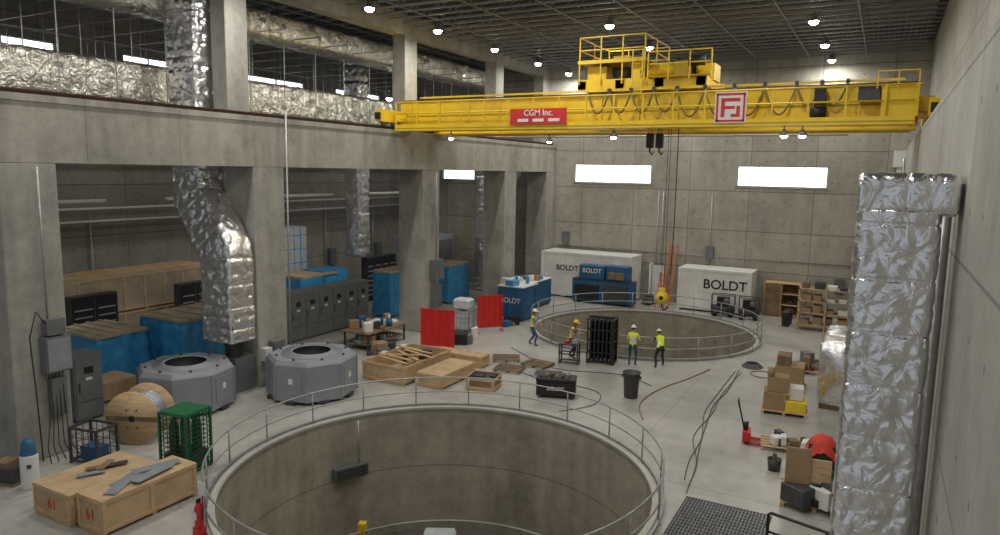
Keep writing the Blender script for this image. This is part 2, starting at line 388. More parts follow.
# ------------------------------------------------------------ crane
b=B();Y1,Y2=27.4,30.2;GT=11.42;CL=-20.25;CR=.75
for y0 in (Y1,Y2):
    b.bx(CL,CR,y0,y0+.7,10.14,GT-.05,Myel);b.bx(CL,CR+.05,y0-.08,y0+.78,10.08,10.14,Myel);b.bx(CL,CR+.05,y0-.08,y0+.78,GT-.05,GT,Myel)
    b.bx(CL,CR,y0+.32,y0+.38,GT,GT+.09,Mrust)
    x=-19.6
    while x<CR-.1: b.bx(x,x+.03,y0-.05,y0,10.14,GT-.05,Myel);x+=1.55
    b.bx(CL,CR,y0-.03,y0,10.72,10.78,Myeld)
for (ya,yb,yr) in ((26.6,27.4,26.63),(30.98,31.6,31.58)):
    b.bx(-20.0,CR-.1,ya,yb,10.12,10.17,Myeld);b.bx(-20.0,CR-.1,yr-.02,yr+.02,10.04,10.3,Myel)
    x=-19.95
    while x<CR-.1: b.bar((x,yr,10.1),(x,yr,11.3),.05,Myel);x+=1.16
    for z in (10.8,11.3): b.tube([(-19.95,yr,z),(CR-.15,yr,z)],.027,Myel,6)
b.bx(-19,.3,27.15,27.22,11.5,11.57,Myel)
def loops(x0,x1,nl,sag,z,y):
    for i in range(nl):
        a=x0+(x1-x0)*i/nl;c=x0+(x1-x0)*(i+1)/nl
        pts=[(a+(c-a)*t/10,y,z-sag*(1-((t-5)/5)**2)) for t in range(11)];b.tube(pts,.04,Mtan,5);b.bx(c-.06,c+.06,y-.05,y+.05,z-.05,z+.1,Mdk)
loops(-10.8,-7.2,4,.85,11.5,27.1);loops(-7.2,-3,4,1.05,11.5,27.05);loops(-3,-1.4,2,.75,11.5,27.08)
for xc in (RL,RR):
    sgn=1 if xc<0 else -1;zw=10.46 if sgn>0 else 10.26
    b.bx(xc-.17,xc+.17,26.2,32.0,zw,zw+.55,Myel)
    for y in (26.6,27.3,30.9,31.6): b.cyl((xc-.08,y,zw),(xc+.08,y,zw),.19,Msteel,16)
    for y in (26.08,32.0): b.bx(xc-.13,xc+.13,y,y+.12,zw+.1,zw+.4,Mblk)
    xa,xb=sorted((xc,xc+sgn*.75));b.bx(xa,xb,27.3,30.9,10.5,10.98,Myel)
b.bx(-.35,.72,26.75,27.4,10.3,11.3,Myel);b.bx(-1.05,-.4,26.75,27.3,10.85,11.35,Mdk);b.cyl((-2.5,26.95,10.5),(-2.0,26.95,10.5),.2,Mblk,12)
b.bx(-2.4,-2.05,26.85,27.2,10.75,11.35,Mblk)
for x in (-.5,.1,.68): b.bar((x,26.65,11.2),(x,26.65,11.75),.04,Myel)
b.bar((-.5,26.65,11.75),(.68,26.65,11.75),.04,Myel)
b.bx(-14.0,-11.45,26.54,26.57,10.22,10.86,Mredd);b.text('CGM Inc.',.34,Tm(-12.7,26.53,10.68),Mwht)
for i,xx in enumerate((-13.4,-12.7,-12.0)): b.bx(xx-.25,xx+.25,26.525,26.54,10.33,10.45,Mwht)
b.bx(-5.65,-4.55,26.54,26.57,10.15,11.25,Mwht)
for (x0,x1,z0,z1) in ((-5.5,-4.5,11.18,11.25),(-5.5,-4.5,10.25,10.32),(-5.5,-5.43,10.25,11.25),(-4.57,-4.5,10.25,11.25),(-5.33,-5.2,10.42,11.08),(-5.2,-4.67,10.96,11.08),(-5.2,-4.85,10.7,10.8),(-4.98,-4.67,10.42,10.52),(-4.79,-4.67,10.52,10.8)):
    b.bx(x0-.1,x1-.1,26.525,26.54,z0-.05,z1-.05,Mredd)
b.tube([(-17.5,31.7,9.98),(-1.5,31.7,9.98)],.045,Mwht,6)
T0=GT+.1
b.bx(-11.4,-6.2,27.5,27.9,T0+.1,T0+.5,Myel);b.bx(-11.4,-6.2,30.4,30.8,T0+.1,T0+.5,Myel)
for x in (-11.4,-9.8,-8.2,-6.6): b.bx(x,x+.35,27.5,30.8,T0+.12,T0+.45,Myel)
for x in (-11,-6.7):
    for y in (27.72,30.58): b.cyl((x,y-.08,T0+.2),(x,y+.08,T0+.2),.2,Msteel,14)
z=T0+.5
b.bx(-11.1,-10.3,27.8,28.6,z,z+.55,Myel);b.bx(-11.0,-10.2,29.2,30.4,z,z+.65,Mdk);b.cyl((-10.1,28.2,z+.3),(-9.4,28.2,z+.3),.24,Mdk,14)
b.cyl((-9.0,29.2,z+.45),(-6.9,29.2,z+.45),.40,Mdk,20);b.cyl((-9.1,29.2,z+.45),(-9.0,29.2,z+.45),.52,Myel,20);b.cyl((-6.9,29.2,z+.45),(-6.75,29.2,z+.45),.52,Myel,20)
b.bx(-6.75,-6.2,28.7,29.8,z-.05,z+.6,Myel);b.cyl((-8.6,28.0,z+.32),(-7.5,28.0,z+.32),.25,Myel,14);b.bx(-7.5,-7.0,27.7,28.3,z,z+.6,Myeld)
b.cyl((-7.0,27.9,z+.6),(-6.4,27.9,z+.6),.2,Mblk,12);b.bx(-9.2,-8.85,27.7,28.3,z,z+.7,Myel)
pz=T0+1.15
b.bx(-11.4,-8.5,27.35,30.9,pz,pz+.06,Myeld)
for (x,y) in [(-11.3,27.4),(-10.4,27.4),(-9.5,27.4),(-8.6,27.4),(-11.3,30.8),(-10.4,30.8),(-9.5,30.8),(-8.6,30.8),(-11.3,29),(-8.6,29)]:
    b.bar((x,y,T0+.3),(x,y,pz+1.0),.05,Myel)
for zz in (pz+.5,pz+1.0):
    for (p,q) in (((-11.3,27.4),(-8.6,27.4)),((-11.3,30.8),(-8.6,30.8)),((-11.3,27.4),(-11.3,30.8)),((-8.6,27.4),(-8.6,30.8))): b.bar((p[0],p[1],zz),(q[0],q[1],zz),.042,Myel)
b.bx(-11.35,-8.55,27.32,27.36,pz-.04,pz+.10,Myel)
b.bx(-10.6,-9.9,29.4,30.2,pz+.06,pz+.55,Myel);b.bx(-9.5,-9.0,28.6,29.2,pz+.06,pz+.4,Mdk)
b.bx(-8.4,-6.0,27.2,27.5,T0+.45,T0+.5,Myeld)
for x in (-8.4,-7.6,-6.8,-6.0): b.bar((x,27.2,T0+.3),(x,27.2,T0+1.4),.045,Myel)
for zz in (T0+.95,T0+1.4): b.bar((-8.4,27.2,zz),(-6.0,27.2,zz),.045,Myel)
for x in (-9.0,-8.6): b.bar((x,27.15,GT-.2),(x,27.15,T0+1.5),.04,Myel)
for i in range(7): b.bar((-9.0,27.15,GT+i*.22),(-8.6,27.15,GT+i*.22),.03,Myel)
for x in (-8.75,-8.35):
    for dx in (-.06,.06): b.tube([(x+dx,29.1,12.3),(x+dx,29.1,9.9)],.015,Mdk,4)
    b.cbx(x-.14,x+.14,28.95,29.25,9.35,9.95,.04,Mblk)
    b.tube([(x,29.1,9.4),(x,29.1,9.2),(x+.1,29.1,9.08),(x+.15,29.1,9.2)],.035,Mblk,6)
for dx in (-.05,.05): b.tube([(-7.9+dx,29,12.2),(-7.9+dx,29,3.5)],.014,Mdk,4)
b.tube([(-7.55,29,12.2),(-7.55,29.02,6),(-7.6,29,4.1)],.022,Mrub,5)
b.cyl((-7.9,28.87,3.15),(-7.9,29.13,3.15),.25,Myel,18);b.bx(-8.03,-7.77,28.9,29.1,3.2,3.55,Myel);b.cyl((-7.9,28.85,3.15),(-7.9,28.87,3.15),.09,Mblk,10)
b.tube([(-7.9,29,2.95),(-7.9,29,2.75),(-7.8,29,2.62),(-7.68,29,2.7),(-7.68,29,2.8)],.04,Mdk,6)
for x in (-17.2,-14,-9.6,-3.3,-2.7):
    z=9.7;yy=27.0 if x!=-14 else 30.5
    b.lathe([(.03,.25),(.06,.2),(.2,0),(.18,0),(.04,.15)],Mgalv,12,(x,yy,z));b.ell((x,yy,z+.0),(.12,.12,.08),Mlamp,8,5);b.cyl((x,yy,z+.2),(x,yy,10.12),.02,Mdk,5)
b.obj('overhead_bridge_crane')
# ------------------------------------------------------------ railings
def railing(name,cx,cy,R,npost):
    b=B()
    for i in range(npost):
        a=2*pi*(i+.3)/npost;x,y=cx+R*math.cos(a),cy+R*math.sin(a)
        b.cyl((x,y,0),(x,y,1.07),.024,Mgalv,8);b.cyl((x,y,0),(x,y,.015),.07,Mgalv,8)
    for z in (1.07,.56): b.ring(cx,cy,z,R,.026,Mgalv,96)
    b.tube([(cx+R*math.cos(2*pi*i/96),cy+R*math.sin(2*pi*i/96),.1) for i in range(96)],.05,Mgalv,4,closed=True)
    return b.obj(name)
railing('pit_guard_railing',P1[0],P1[1],5.9,20);railing('pit_guard_railing',P2[0],P2[1],5.9,20)
b=B().at(-14.9,17.42,-1.98,rz=1.16);b.bx(-.6,.6,-.02,.22,0,.42,Mgry2);b.bx(-.55,.55,-.05,-.02,.04,.38,Mdk);b.tube([(.3,.1,.4),(.3,.12,1.9)],.03,Mgalv,6);b.obj('junction_box')
b=B()
for i in range(8): b.at(P1[0]+.2+i*.35,P1[1]+3.7-.15*i,-PD,rz=.12*i);b.bx(-.9,.9,-.1,.1,.001*i,.06+.001*i,Mwood)
b.obj('scaffold_planks')
b=B().at(P1[0]-2.4,P1[1]+3.7,-PD,.5);b.cbx(-.55,.55,-.4,.4,0,.35,.04,Mwht);b.bx(-.5,.5,-.35,.35,.35,.4,Mtin);b.obj('pit_lit_patch_box')  # added white box, its pale colour stands in for the lit patch of pit floor
for (x,y) in ((P1[0]+3.4,P1[1]+2.4),(P1[0]-4,P1[1]+1.6)):
    b=B().at(x,y,-PD,.4)
    for (px,py) in ((-.3,-.3),(.3,-.3),(0,.4)): b.bar((px,py,0),(0,0,1.1),.05,Myel)
    b.bx(-.12,.12,-.12,.12,1.05,1.3,Myel);b.obj('work_light_tripod')

# ------------------------------------------------------------ wooden crates
def crate(x0,x1,y0,y1,h,lab=None,open_=False,mat=Mply,rz=0,z=0,fill=None):
    b=B();cx,cy=(x0+x1)/2,(y0+y1)/2;w,d=(x1-x0)/2,(y1-y0)/2;b.at(cx,cy,z,rz)
    t=.03
    for yy in (-d,0,d-.1): b.bx(-w,w,yy,yy+.1,0,.08,Mwood)
    if open_:
        b.bx(-w,w,-d,d,.08,.12,mat)
        b.bx(-w,-w+t,-d,d,.1,h,mat);b.bx(w-t,w,-d,d,.1,h,mat);b.bx(-w,w,-d,-d+t,.1,h,mat);b.bx(-w,w,d-t,d,.1,h,mat)
        if fill:
            for i in range(int(8)):
                rx,ry=random.uniform(-w*.6,w*.6),random.uniform(-d*.6,d*.6);ss=random.uniform(.1,.25);b.bx(rx-ss,rx+ss,ry-ss,ry+ss,.12,h*random.uniform(.6,1.15),random.choice(fill))
    else: b.bx(-w,w,-d,d,.08,h,mat)
    e=.022;q=.09
    for (zz0,zz1) in ((.08,.08+q),(h-q,h)):
        b.bx(-w-e,w+e,-d-e,-d,zz0,zz1,Mwood);b.bx(-w-e,w+e,d,d+e,zz0,zz1,Mwood)
        b.bx(-w-e,-w,-d,d,zz0,zz1,Mwood);b.bx(w,w+e,-d,d,zz0,zz1,Mwood)
    kx=max(1,round(2*w/1.0));ky=max(1,round(2*d/1.0))
    for i in range(kx+1):
        x=-w+(2*w-q)*i/kx
        for yy in (-d-e,d): b.bx(x,x+q,yy,yy+e,.08+q,h-q,Mwood)
    for i in range(ky+1):
        y=-d+(2*d-q)*i/ky
        for xx in (-w-e,w): b.bx(xx,xx+e,y,y+q,.08+q,h-q,Mwood)
    if lab: b.text(lab,.36,Tm(.0,-d-.005,h*.5),Mredd)
    return b
crate(-17.25,-15.8,8.75,10.9,.78,'61').obj('wooden_shipping_crate')
crate(-15.65,-14.75,8.85,11.3,.86,'61').obj('wooden_shipping_crate')
b=B()
for i,(x,y,rz) in enumerate(((-15.35,10.0,.2),(-15.15,9.6,.5),(-15.3,10.6,-.3),(-15.0,10.3,.15))):
    b.at(x,y,.865+i*.02,rz);b.bx(-.14,.14,-.55,.55,0,.018,Mstl)
b.obj('steel_plates')
b=B()
for i in range(6): b.at(-16.4+random.uniform(-.3,.3),10.0+random.uniform(-.4,.4),.785+i*.015,random.uniform(-.6,.6));b.bx(-.09,.09,-.3,.3,0,.012,(Mstl,Mdk,Mwoodd)[i%3])
b.obj('sheet_metal_offcuts')
# ------------------------------------------------------------ octagonal housings
def octa(x,y,R,h,rot):
    b=B().at(x,y,0,rot)
    def lay(r,z): return [(r*math.cos(pi/4*k+pi/8),r*math.sin(pi/4*k+pi/8),z) for k in range(8)]
    rr=R/math.cos(pi/8)
    prof=[(rr,.12),(rr,h-.16),(rr-.02,h-.12),(rr*.93,h),(.62*R,h)]
    V=[];F=[]
    for r,z in prof: V+=lay(r,z)
    for i in range(len(prof)-1):
        for k in range(8): F.append((i*8+k,i*8+(k+1)%8,(i+1)*8+(k+1)%8,(i+1)*8+k))
    b.add(V,F,Mgry)
    b.lathe([(.72*R,h-.001),(.72*R,h+.03),(.52*R,h+.03),(.52*R,h+.08),(.46*R,h+.08),(.46*R,h-.5),(0,h-.5)],Mgry,32)
    b.lathe([(.455*R,h+.07),(.455*R,h-.45),(0,h-.45)],Mblk,32)
    for k in range(8):
        a=pi/4*k+pi/8;c=pi/4*k
        p=[(rr+.01)*math.cos(a),(rr+.01)*math.sin(a)];b.bar((p[0],p[1],.12),(p[0],p[1],h-.14),.05,Mgry)
        q=(R*.93*math.cos(c),R*.93*math.sin(c));b.bx(q[0]-.18,q[0]+.18,q[1]-.18,q[1]+.18,0,.14,Mdk)
        b.cyl((R*.85*math.cos(c),R*.85*math.sin(c),h-.05),(R*.85*math.cos(c),R*.85*math.sin(c),h+.06),.05,Mdk,8)
        old=b.M;b.M=old@Matrix.Rotation(c,4,'Z')
        if k%2==0:
            b.bx(R-.02,R+.02,-.42,.42,.35,h-.3,Mgry);b.bx(R+.02,R+.03,-.08,.08,.75,.95,Mwht)
        b.M=old
    V=lay(rr,.12);b.add(V,[tuple(range(7,-1,-1))],Mgry)
    b.obj('octagonal_generator_housing')
octa(-20.85,15.75,1.48,1.5,.25);octa(-18.15,19.05,1.5,1.55,.25)
# ------------------------------------------------------------ cable reel
b=B().at(-19.3,12.95,.82,rz=math.atan2(-.61,.30)+pi/2)
for yy in (-.48,.42): b.cyl((0,yy,0),(0,yy+.06,0),.82,Mwood,32)
b.cyl((0,-.44,0),(0,.44,0),.42,Mwoodd,24)
for i in range(12): b.cyl((0,-.42+i*.07,0),(0,-.36+i*.07,0),.6+.02*(i%2),Mstl,24)
for yy in (-.49,.49):
    for k in range(6):
        a=pi/3*k;b.cyl((.3*math.cos(a),yy-.01,.3*math.sin(a)),(.3*math.cos(a),yy+.01,.3*math.sin(a)),.03,Mdk,6)
    b.cyl((0,yy-.01,0),(0,yy+.01,0),.1,Mblk,12);b.bx(-.8,.8,yy-.008,yy+.008,-.07,.07,Mwoodd)
b.obj('cable_reel')
# ------------------------------------------------------------ cages
def cage(x,y,w,d,h,rz,mat,panel=None,step=.15,shelves=0):
    b=B().at(x,y,0,rz);w/=2;d/=2
    for sx in (-w,w):
        for sy in (-d,d): b.bar((sx,sy,0),(sx,sy,h),.06,mat)
    for z in [.08,h-.03]+[h*(i+1)/(shelves+1) for i in range(shelves)]:
        for (p,q) in (((-w,-d),(w,-d)),((w,-d),(w,d)),((w,d),(-w,d)),((-w,d),(-w,-d))): b.bar((p[0],p[1],z),(q[0],q[1],z),.05,mat)
    if panel:
        x=-w
        while x<w:
            for yy in(-d,d): b.bar((x,yy,.1),(x,yy,h),.015,panel)
            x+=step
        y_=-d
        while y_<d:
            for xx in (-w,w): b.bar((xx,y_,.1),(xx,y_,h),.015,panel)
            y_+=step
        z=.1
        while z<h:
            for yy in (-d,d): b.bar((-w,yy,z),(w,yy,z),.015,panel)
            for xx in (-w,w): b.bar((xx,-d,z),(xx,d,z),.015,panel)
            z+=step
    return b
b=cage(-16.35,12.25,.9,.9,1.7,.15,Mgrn,Mgrn,.13);b.bx(-.4,.4,-.4,.4,.1,.5,Mdk);b.bx(-.45,.45,-.45,.45,1.66,1.72,Mgrn)
for (x,y) in ((-.2,-.2),(.2,-.2),(-.2,.2),(.2,.2)): b.lathe([(.14,.5),(.14,1.25),(.06,1.4),(.04,1.5)],Mdk,12,(x,y,0))
b.obj('green_gas_bottle_cage')
b=cage(-19.0,11.3,.95,.7,1.05,.2,Mdk,Mdk,.22);b.bx(-.3,.3,-.2,.2,.08,.45,Mblued);b.obj('wire_cage_cart')
b=B();b.lathe([(0,0),(.2,0),(.21,.05),(.21,.85),(.2,.9),(.12,1.0),(.06,1.04)],Mwht,18,(-18.75,9.45,0));b.lathe([(.2,.9),(.17,1.0),(.15,1.2),(.08,1.3),(0,1.31)],Mblued,18,(-18.75,9.45,0));b.bx(-18.6,-18.52,9.3,9.38,.6,.68,Mdk)
b.obj('water_cooler')
b=B();b.at(-19.5,9.35,0,.3);b.bx(-.35,.35,-.25,.25,0,.05,Mwoodd);b.bx(-.3,.3,-.2,.2,.05,.45,Mdk);b.bx(-.3,.1,-.2,.2,.45,.6,Mwoodd);b.obj('tool_chest')
b=B();b.bx(-20.28,-19.95,10.7,11.4,2.5,3.5,Mgry2);b.bx(-19.95,-19.93,10.74,11.36,2.55,3.45,Mgry);b.bx(-20.28,-20.0,10.8,11.3,3.55,4.0,Mgry2);b.bx(-20.28,-20.05,10.85,11.25,1.2,2.3,Mgry2)
b.tube([(-20.15,10.9,4.0),(-20.15,10.9,8.2)],.03,Mgalv,6)
for i in range(5):
    b.tube([(-20.1,10.8+i*.1,2.5),(-20.05,10.75+i*.1,1.2+.2*i),(-20.0,10.6+i*.15,.4),(-19.7,10.5+i*.2,.03)],.015,Mrub,5)
b.tube([(-20.1,10.8,3.9),(-19.95,10.5,4.3),(-19.95,10.3,3.6),(-20,10.4,2.0),(-19.9,10.4,.1)],.02,Mrub,5)
b.obj('electrical_panel')
b=B();b.bx(-20.28,-19.9,29.9,30.7,2.7,3.7,Mgry2);b.bx(-20.28,-20.0,30.0,30.6,1.2,2.4,Mgry2);b.tube([(-20.15,30.3,3.7),(-20.15,30.3,8.2)],.04,Mgalv,6);b.tube([(-20.15,30.3,1.2),(-20.15,30.3,0)],.04,Mgalv,6)
b.obj('electrical_panel')
b=B();b.bx(-20.28,-19.95,19.0,19.5,.9,1.7,Mgry2);b.tube([(-20.2,20.05,0),(-20.2,20.05,10.4)],.035,Mgalv,6);b.bx(-20.28,-20.0,18.6,18.9,1.0,1.5,Mwht);b.obj('electrical_panel')
b=B();b.bx(-21.25,-20.4,17.5,18.4,0,1.3,Mgry2);b.lathe([(.3,1.3),(.3,1.6),(.42,1.95)],Mdk,16,(-20.82,17.8,0));b.obj('air_inlet_unit')
def cabinet(x0,x1,y0,y1,h,nd=1,mat=Mgry2,name='electrical_cabinet'):
    b=B();b.bx(x0,x1,y0,y1,.08,h,mat);b.bx(x0+.03,x1-.03,y0+.03,y1-.03,0,.08,Mdk)
    for i in range(nd):
        a=y0+(y1-y0)*i/nd+.03;c=y0+(y1-y0)*(i+1)/nd-.03
        b.bx(x1,x1+.025,a,c,.14,h-.06,mat);b.bx(x1+.025,x1+.05,a+.08,a+.12,h*.45,h*.6,Mdk)
        b.bx(x1+.025,x1+.035,(a+c)/2-.15,(a+c)/2+.15,h*.72,h*.82,Mblk);b.bx(x1+.025,x1+.03,(a+c)/2-.1,(a+c)/2+.1,h*.62,h*.66,Mwht)
        b.bx(x1+.025,x1+.03,a+.05,c-.05,h*.3,h*.31,Mdk)
    b.bx(x0,x1,y0-.02,y0,.14,h-.06,mat)
    b.obj(name)
cabinet(-23.1,-22.2,12.7,13.6,2.2,1);
cabinet(-25.2,-24.2,21.2,29.8,2.35,9,name='switchgear_lineup')
cabinet(-27,-26,8,11,2.2,3)
def vpanel(x,y0,y1,h):
    b=B();b.bx(x-.4,x,y0,y1,.1,h,Mdk)
    nn=max(2,round((y1-y0)/.8))
    for i in range(nn):
        a=y0+(y1-y0)*i/nn+.05;c=y0+(y1-y0)*(i+1)/nn-.05;b.bx(x,x+.03,a,c,.15,h-.05,Mblk)
        for j in range(7): b.bx(x+.03,x+.045,a+.08,c-.08,.4+j*(h-.7)/7,.46+j*(h-.7)/7,Mgry)
    b.bx(x-.3,x-.1,y0,y1,0,.1,Mdk);b.obj('motor_control_center')
vpanel(-28.0,21.0,23.6,2.9);vpanel(-28,34.3,37.3,2.8);vpanel(-28.6,16.4,18.4,2.9)
def tarp(x0,x1,y0,y1,h,seed):
    b=B();k=14
    def f_(u,v,w): return noise.noise(Vector((u*2.3+seed,v*2.3,w*2.3)))*.07
    V=[];F=[]
    per=[(x0+(x1-x0)*i/k,y0) for i in range(k)]+[(x1,y0+(y1-y0)*i/k) for i in range(k)]+[(x1-(x1-x0)*i/k,y1) for i in range(k)]+[(x0,y1-(y1-y0)*i/k) for i in range(k)]
    R=10
    for r in range(R+1):
        z=.12+(h-.12)*r/R
        for (x,y) in per:
            dx,dy=x-(x0+x1)/2,y-(y0+y1)/2;q=1+(f_(x,y,z)+.03*math.sin(x*9+y*7))/1.2+.05*(1-r/R);V.append(((x0+x1)/2+dx*q,(y0+y1)/2+dy*q,z))
    K=len(per)
    for r in range(R):
        for i in range(K): F.append((r*K+i,r*K+(i+1)%K,(r+1)*K+(i+1)%K,(r+1)*K+i))
    b.add(V,F,Mblue,True)
    b.bx(x0-.05,x1+.05,y0-.05,y1+.05,h-.06,h+.04,Mplyp)
    b.bx(x0+.1,x1-.1,y0+.1,y1-.1,0,h-.1,Mwoodd)
    for i in range(4): y=y0+(y1-y0)*(i+.5)/4;b.bx(x0-.05,x1+.05,y-.05,y+.05,h+.04,h+.09,Mplyp)
    b.obj('tarp_covered_crate')
tarp(-27.6,-25.0,15.2,17.2,1.95,1);tarp(-26.0,-23.5,17.7,20.7,2.3,5)
crate(-24.6,-23.4,13.9,15.6,.7).obj('wooden_pallet_crate')
crate(-31.6,-29.4,16.2,24.3,1.75,mat=Mplyp).obj('wooden_shipping_crate')
b=crate(-31.6,-29.4,16.2,24.3,1.65,z=1.75,mat=Mplyp)
for i in range(6): b.bx(-.9+.25*i,-.8+.25*i,-3.6,3.4,1.66,1.74,Mwood)
b.obj('wooden_shipping_crate')
b=B();b.bx(-29.2,-27.4,28.0,31.9,0,1.7,Mply);b.bx(-29.2,-27.4,28,29.8,1.7,2.3,Mblue);b.bx(-29.1,-27.5,30,31.9,1.7,2.5,Mblue);b.bx(-29.2,-27.4,28,31,2.3,2.42,Mply)
for i in range(5): b.bx(-27.4,-27.37,28+.9*i,28.1+.9*i if i<4 else 31.9,0,1.7,Mwood)
b.obj('stacked_material_crates')
b=B();b.bx(-30.9,-29.6,28.0,30.8,0,4.9,Mtin)
for i in range(6): b.bx(-29.6,-29.58,28,30.8,.4+.8*i,.44+.8*i,Mblue)
for i in range(5): b.bx(-29.6,-29.58,28.3+.5*i,28.34+.5*i,0,4.9,Mblue)
b.obj('wrapped_filter_stack')
tarp(-25.0,-23.8,31.2,33.2,2.6,8);tarp(-24.8,-23.4,36.6,39,2.4,12)
b=B();b.bx(-28.6,-26.2,38,41.5,.1,3.9,Mgry);b.bx(-26.2,-26.15,38.2,39.6,.3,3.6,Mgry2);b.bx(-26.2,-26.15,39.8,41.3,.3,3.6,Mgry2);b.bx(-28.6,-26.2,38.1,41.4,0,.1,Mdk);b.bx(-28,-27,39,40.5,3.9,5.2,Mgalv);b.obj('air_handling_unit')
def clutter(b,x0,x1,y0,y1,z,k,mats,smax=.3):
    for i in range(k):
        x,y=random.uniform(x0,x1),random.uniform(y0,y1);sx,sy,sz=random.uniform(.08,smax),random.uniform(.08,smax),random.uniform(.06,smax*1.1)
        m=random.choice(mats)
        if i%3==0: b.cyl((x,y,z),(x,y,z+sz*1.3),sx*.6,m,10)
        else:
            old=b.M;b.M=old@Matrix.Translation((x,y,z))@Matrix.Rotation(random.uniform(0,3),4,'Z');b.cbx(-sx,sx,-sy,sy,0,sz*1.5,.02,m);b.M=old
b=B().at(-20.9,26.2,0,0)
b.bx(-.8,.8,-1.5,1.5,.78,.84,Mwoodd)
for sx in (-.72,.66):
    for sy in (-1.4,1.34): b.bx(sx,sx+.07,sy,sy+.07,0,.78,Mdk)
b.bx(-.75,.75,-1.4,1.4,.25,.3,Mwoodd);clutter(b,-.6,.6,-1.3,1.3,.84,22,[Mdk,Mcard,Mtin,Mwht,Mwoodd,Mblued]);clutter(b,-.6,.6,-1.2,1.2,.3,12,[Mdk,Mcard,Mgry])
b.obj('work_bench')
b=B().at(-19.3,25.0,0,.1);clutter(b,-.7,.6,-.8,.8,0,16,[Mdk,Mcard,Mwoodd,Mwht,Mgry2],.32);b.obj('equipment_pile')
crate(-17.7,-15.7,21.4,24.7,.75,open_=True,fill=[Mcard,Mply,Mwoodd,Mdk]).obj('open_wooden_crate')
crate(-15.35,-14.2,21.8,24.2,.55).obj('wooden_shipping_crate')
crate(-16.9,-14.4,25.1,25.8,.5,mat=Mwood).obj('wooden_shipping_crate')
crate(-13.55,-12.45,22.4,23.4,.5,open_=True,mat=Mwoodd,fill=[Mcard,Mdk,Mcard],rz=.2).obj('open_wooden_crate')
b=B()
for i in range(7): b.at(-16.5+random.uniform(-.3,.3),22.0+i*.3,.77+.04*(i%3),random.uniform(-.5,.5));b.bx(-.9,.9,-.06,.06,0,.04,Mwood)
b.obj('loose_boards')
for (x,y,r_) in ((-13.3,25.6,.2),(-12.6,26.9,-.1),(-14.2,27.0,.5)):
    b=B().at(x,y,0,r_)
    for i in range(5): b.bx(-.6,.6,-.5+i*.22,-.4+i*.22,.1,.13,Mwoodd)
    for xx in (-.55,0,.5): b.bx(xx,xx+.06,-.5,.5,0,.1,Mwoodd)
    b.obj('wooden_pallet')
b=B().at(-11.7,25.9,0,.3);b.bx(-.75,.75,-.4,.4,0,.03,Mstl);b.bx(-.5,.6,-.3,.35,.03,.06,Mdk);b.obj('steel_plates')
b=B().at(-10.2,23.45,0,.33);b.cbx(-.72,.72,-.35,.35,.1,.62,.02,Mblk);b.cbx(-.74,.74,-.37,.37,.62,.76,.03,Mblk);b.text('BOLDT',.2,Tm(0,-.36,.38),Mwht)
for x in (-.6,.5):b.bx(x,x+.1,-.3,.3,0,.1,Mdk)
for i in range(6): b.bx(-.6+i*.2,-.5+i*.2,-.2,.2,.76,.82+.03*(i%3),Mwoodd if i%2 else Mdk)
b.obj('job_site_tool_box')
b=B();b.lathe([(0,0),(.24,0),(.25,.02),(.31,.92),(.34,.94),(.34,.98),(.3,.98),(.24,.05),(0,.05)],Mdk,24,(-7.75,24.8,0));b.bx(-8.12,-8.04,24.75,24.85,.75,.85,Mdk);b.bx(-7.46,-7.38,24.75,24.85,.75,.85,Mdk);b.obj('trash_can')
def screen(x,y,w,h,rz):
    b=B().at(x,y,0,rz);w/=2
    for sx in (-w,w): b.bar((sx,0,0),(sx,0,h+.05),.04,Mredd);b.bar((sx,-.3,.02),(sx,.3,.02),.04,Mredd)
    for z in (.25,h): b.bar((-w,0,z),(w,0,z),.04,Mredd)
    V=[];F=[]
    for i in range(17):
        for j in (0,1): V.append((-w+.03+(2*w-.06)*i/16,.035*math.sin(i*1.7),.27 if j==0 else h-.02))
    for i in range(16): F.append((2*i,2*i+2,2*i+3,2*i+1))
    b.add(V,F,Mred,True);b.obj('red_welding_screen')
screen(-17.6,26.6,1.6,1.95,.25);screen(-17.5,31.4,1.35,1.9,.9)
b=cage(-18.75,30.7,1.2,1.1,1.2,.1,Mgalv,Mgalv,.25);b.cbx(-.55,.55,-.5,.5,.15,1.12,.08,Mtin);b.cyl((0,0,1.1),(0,0,1.22),.15,Mblk,12);b.bx(-.6,.6,-.55,.55,0,.12,Mdk);b.cbx(-.4,.5,-.4,.4,1.22,1.75,.08,Mtin);b.obj('ibc_tote')
b=B().at(-18.1,28.9,0,.2);clutter(b,-.9,.9,-.6,.6,0,22,[Mdk,Mblk,Mgry2,Mwht,Mdk],.42);b.obj('equipment_pile')
b=B().at(-17.6,33.3,0,.2);clutter(b,-.5,.5,-.4,.4,0,10,[Mdk,Mblk,Mcard,Mblued],.3);b.obj('equipment_pile')
def gang(x0,x1,y0,y1,h,text=None,mat=Mblued,top=Mwht):
    b=B();b.cbx(x0,x1,y0,y1,.12,h,.03,mat)
    for x in (x0+.1,x1-.2): b.bx(x,x+.1,y0,y1,0,.12,Mdk)
    b.bx(x0-.02,x1+.02,y0-.02,y1+.02,h,h+.05,top)
    k=max(2,int((x1-x0)/.5))
    for i in range(k+1):
        x=x0+(x1-x0-.04)*i/k;b.bx(x,x+.04,y0-.025,y0,.15,h-.03,mat)
    for yy in (y0+.2,y1-.3): b.bx(x1,x1+.025,yy,yy+.05,.2,h-.1,mat)
    if text: b.text(text,.4,Tm((x0+x1)/2,y0-.035,h*.6),Mwht)
    return b
b=gang(-18.7,-17.1,34.4,36.2,1.9,'BOLDT');clutter(b,-18.5,-17.4,34.6,36,1.95,9,[Mwht,Mtin,Mdk,Mblue],.3);b.obj('tool_storage_container')
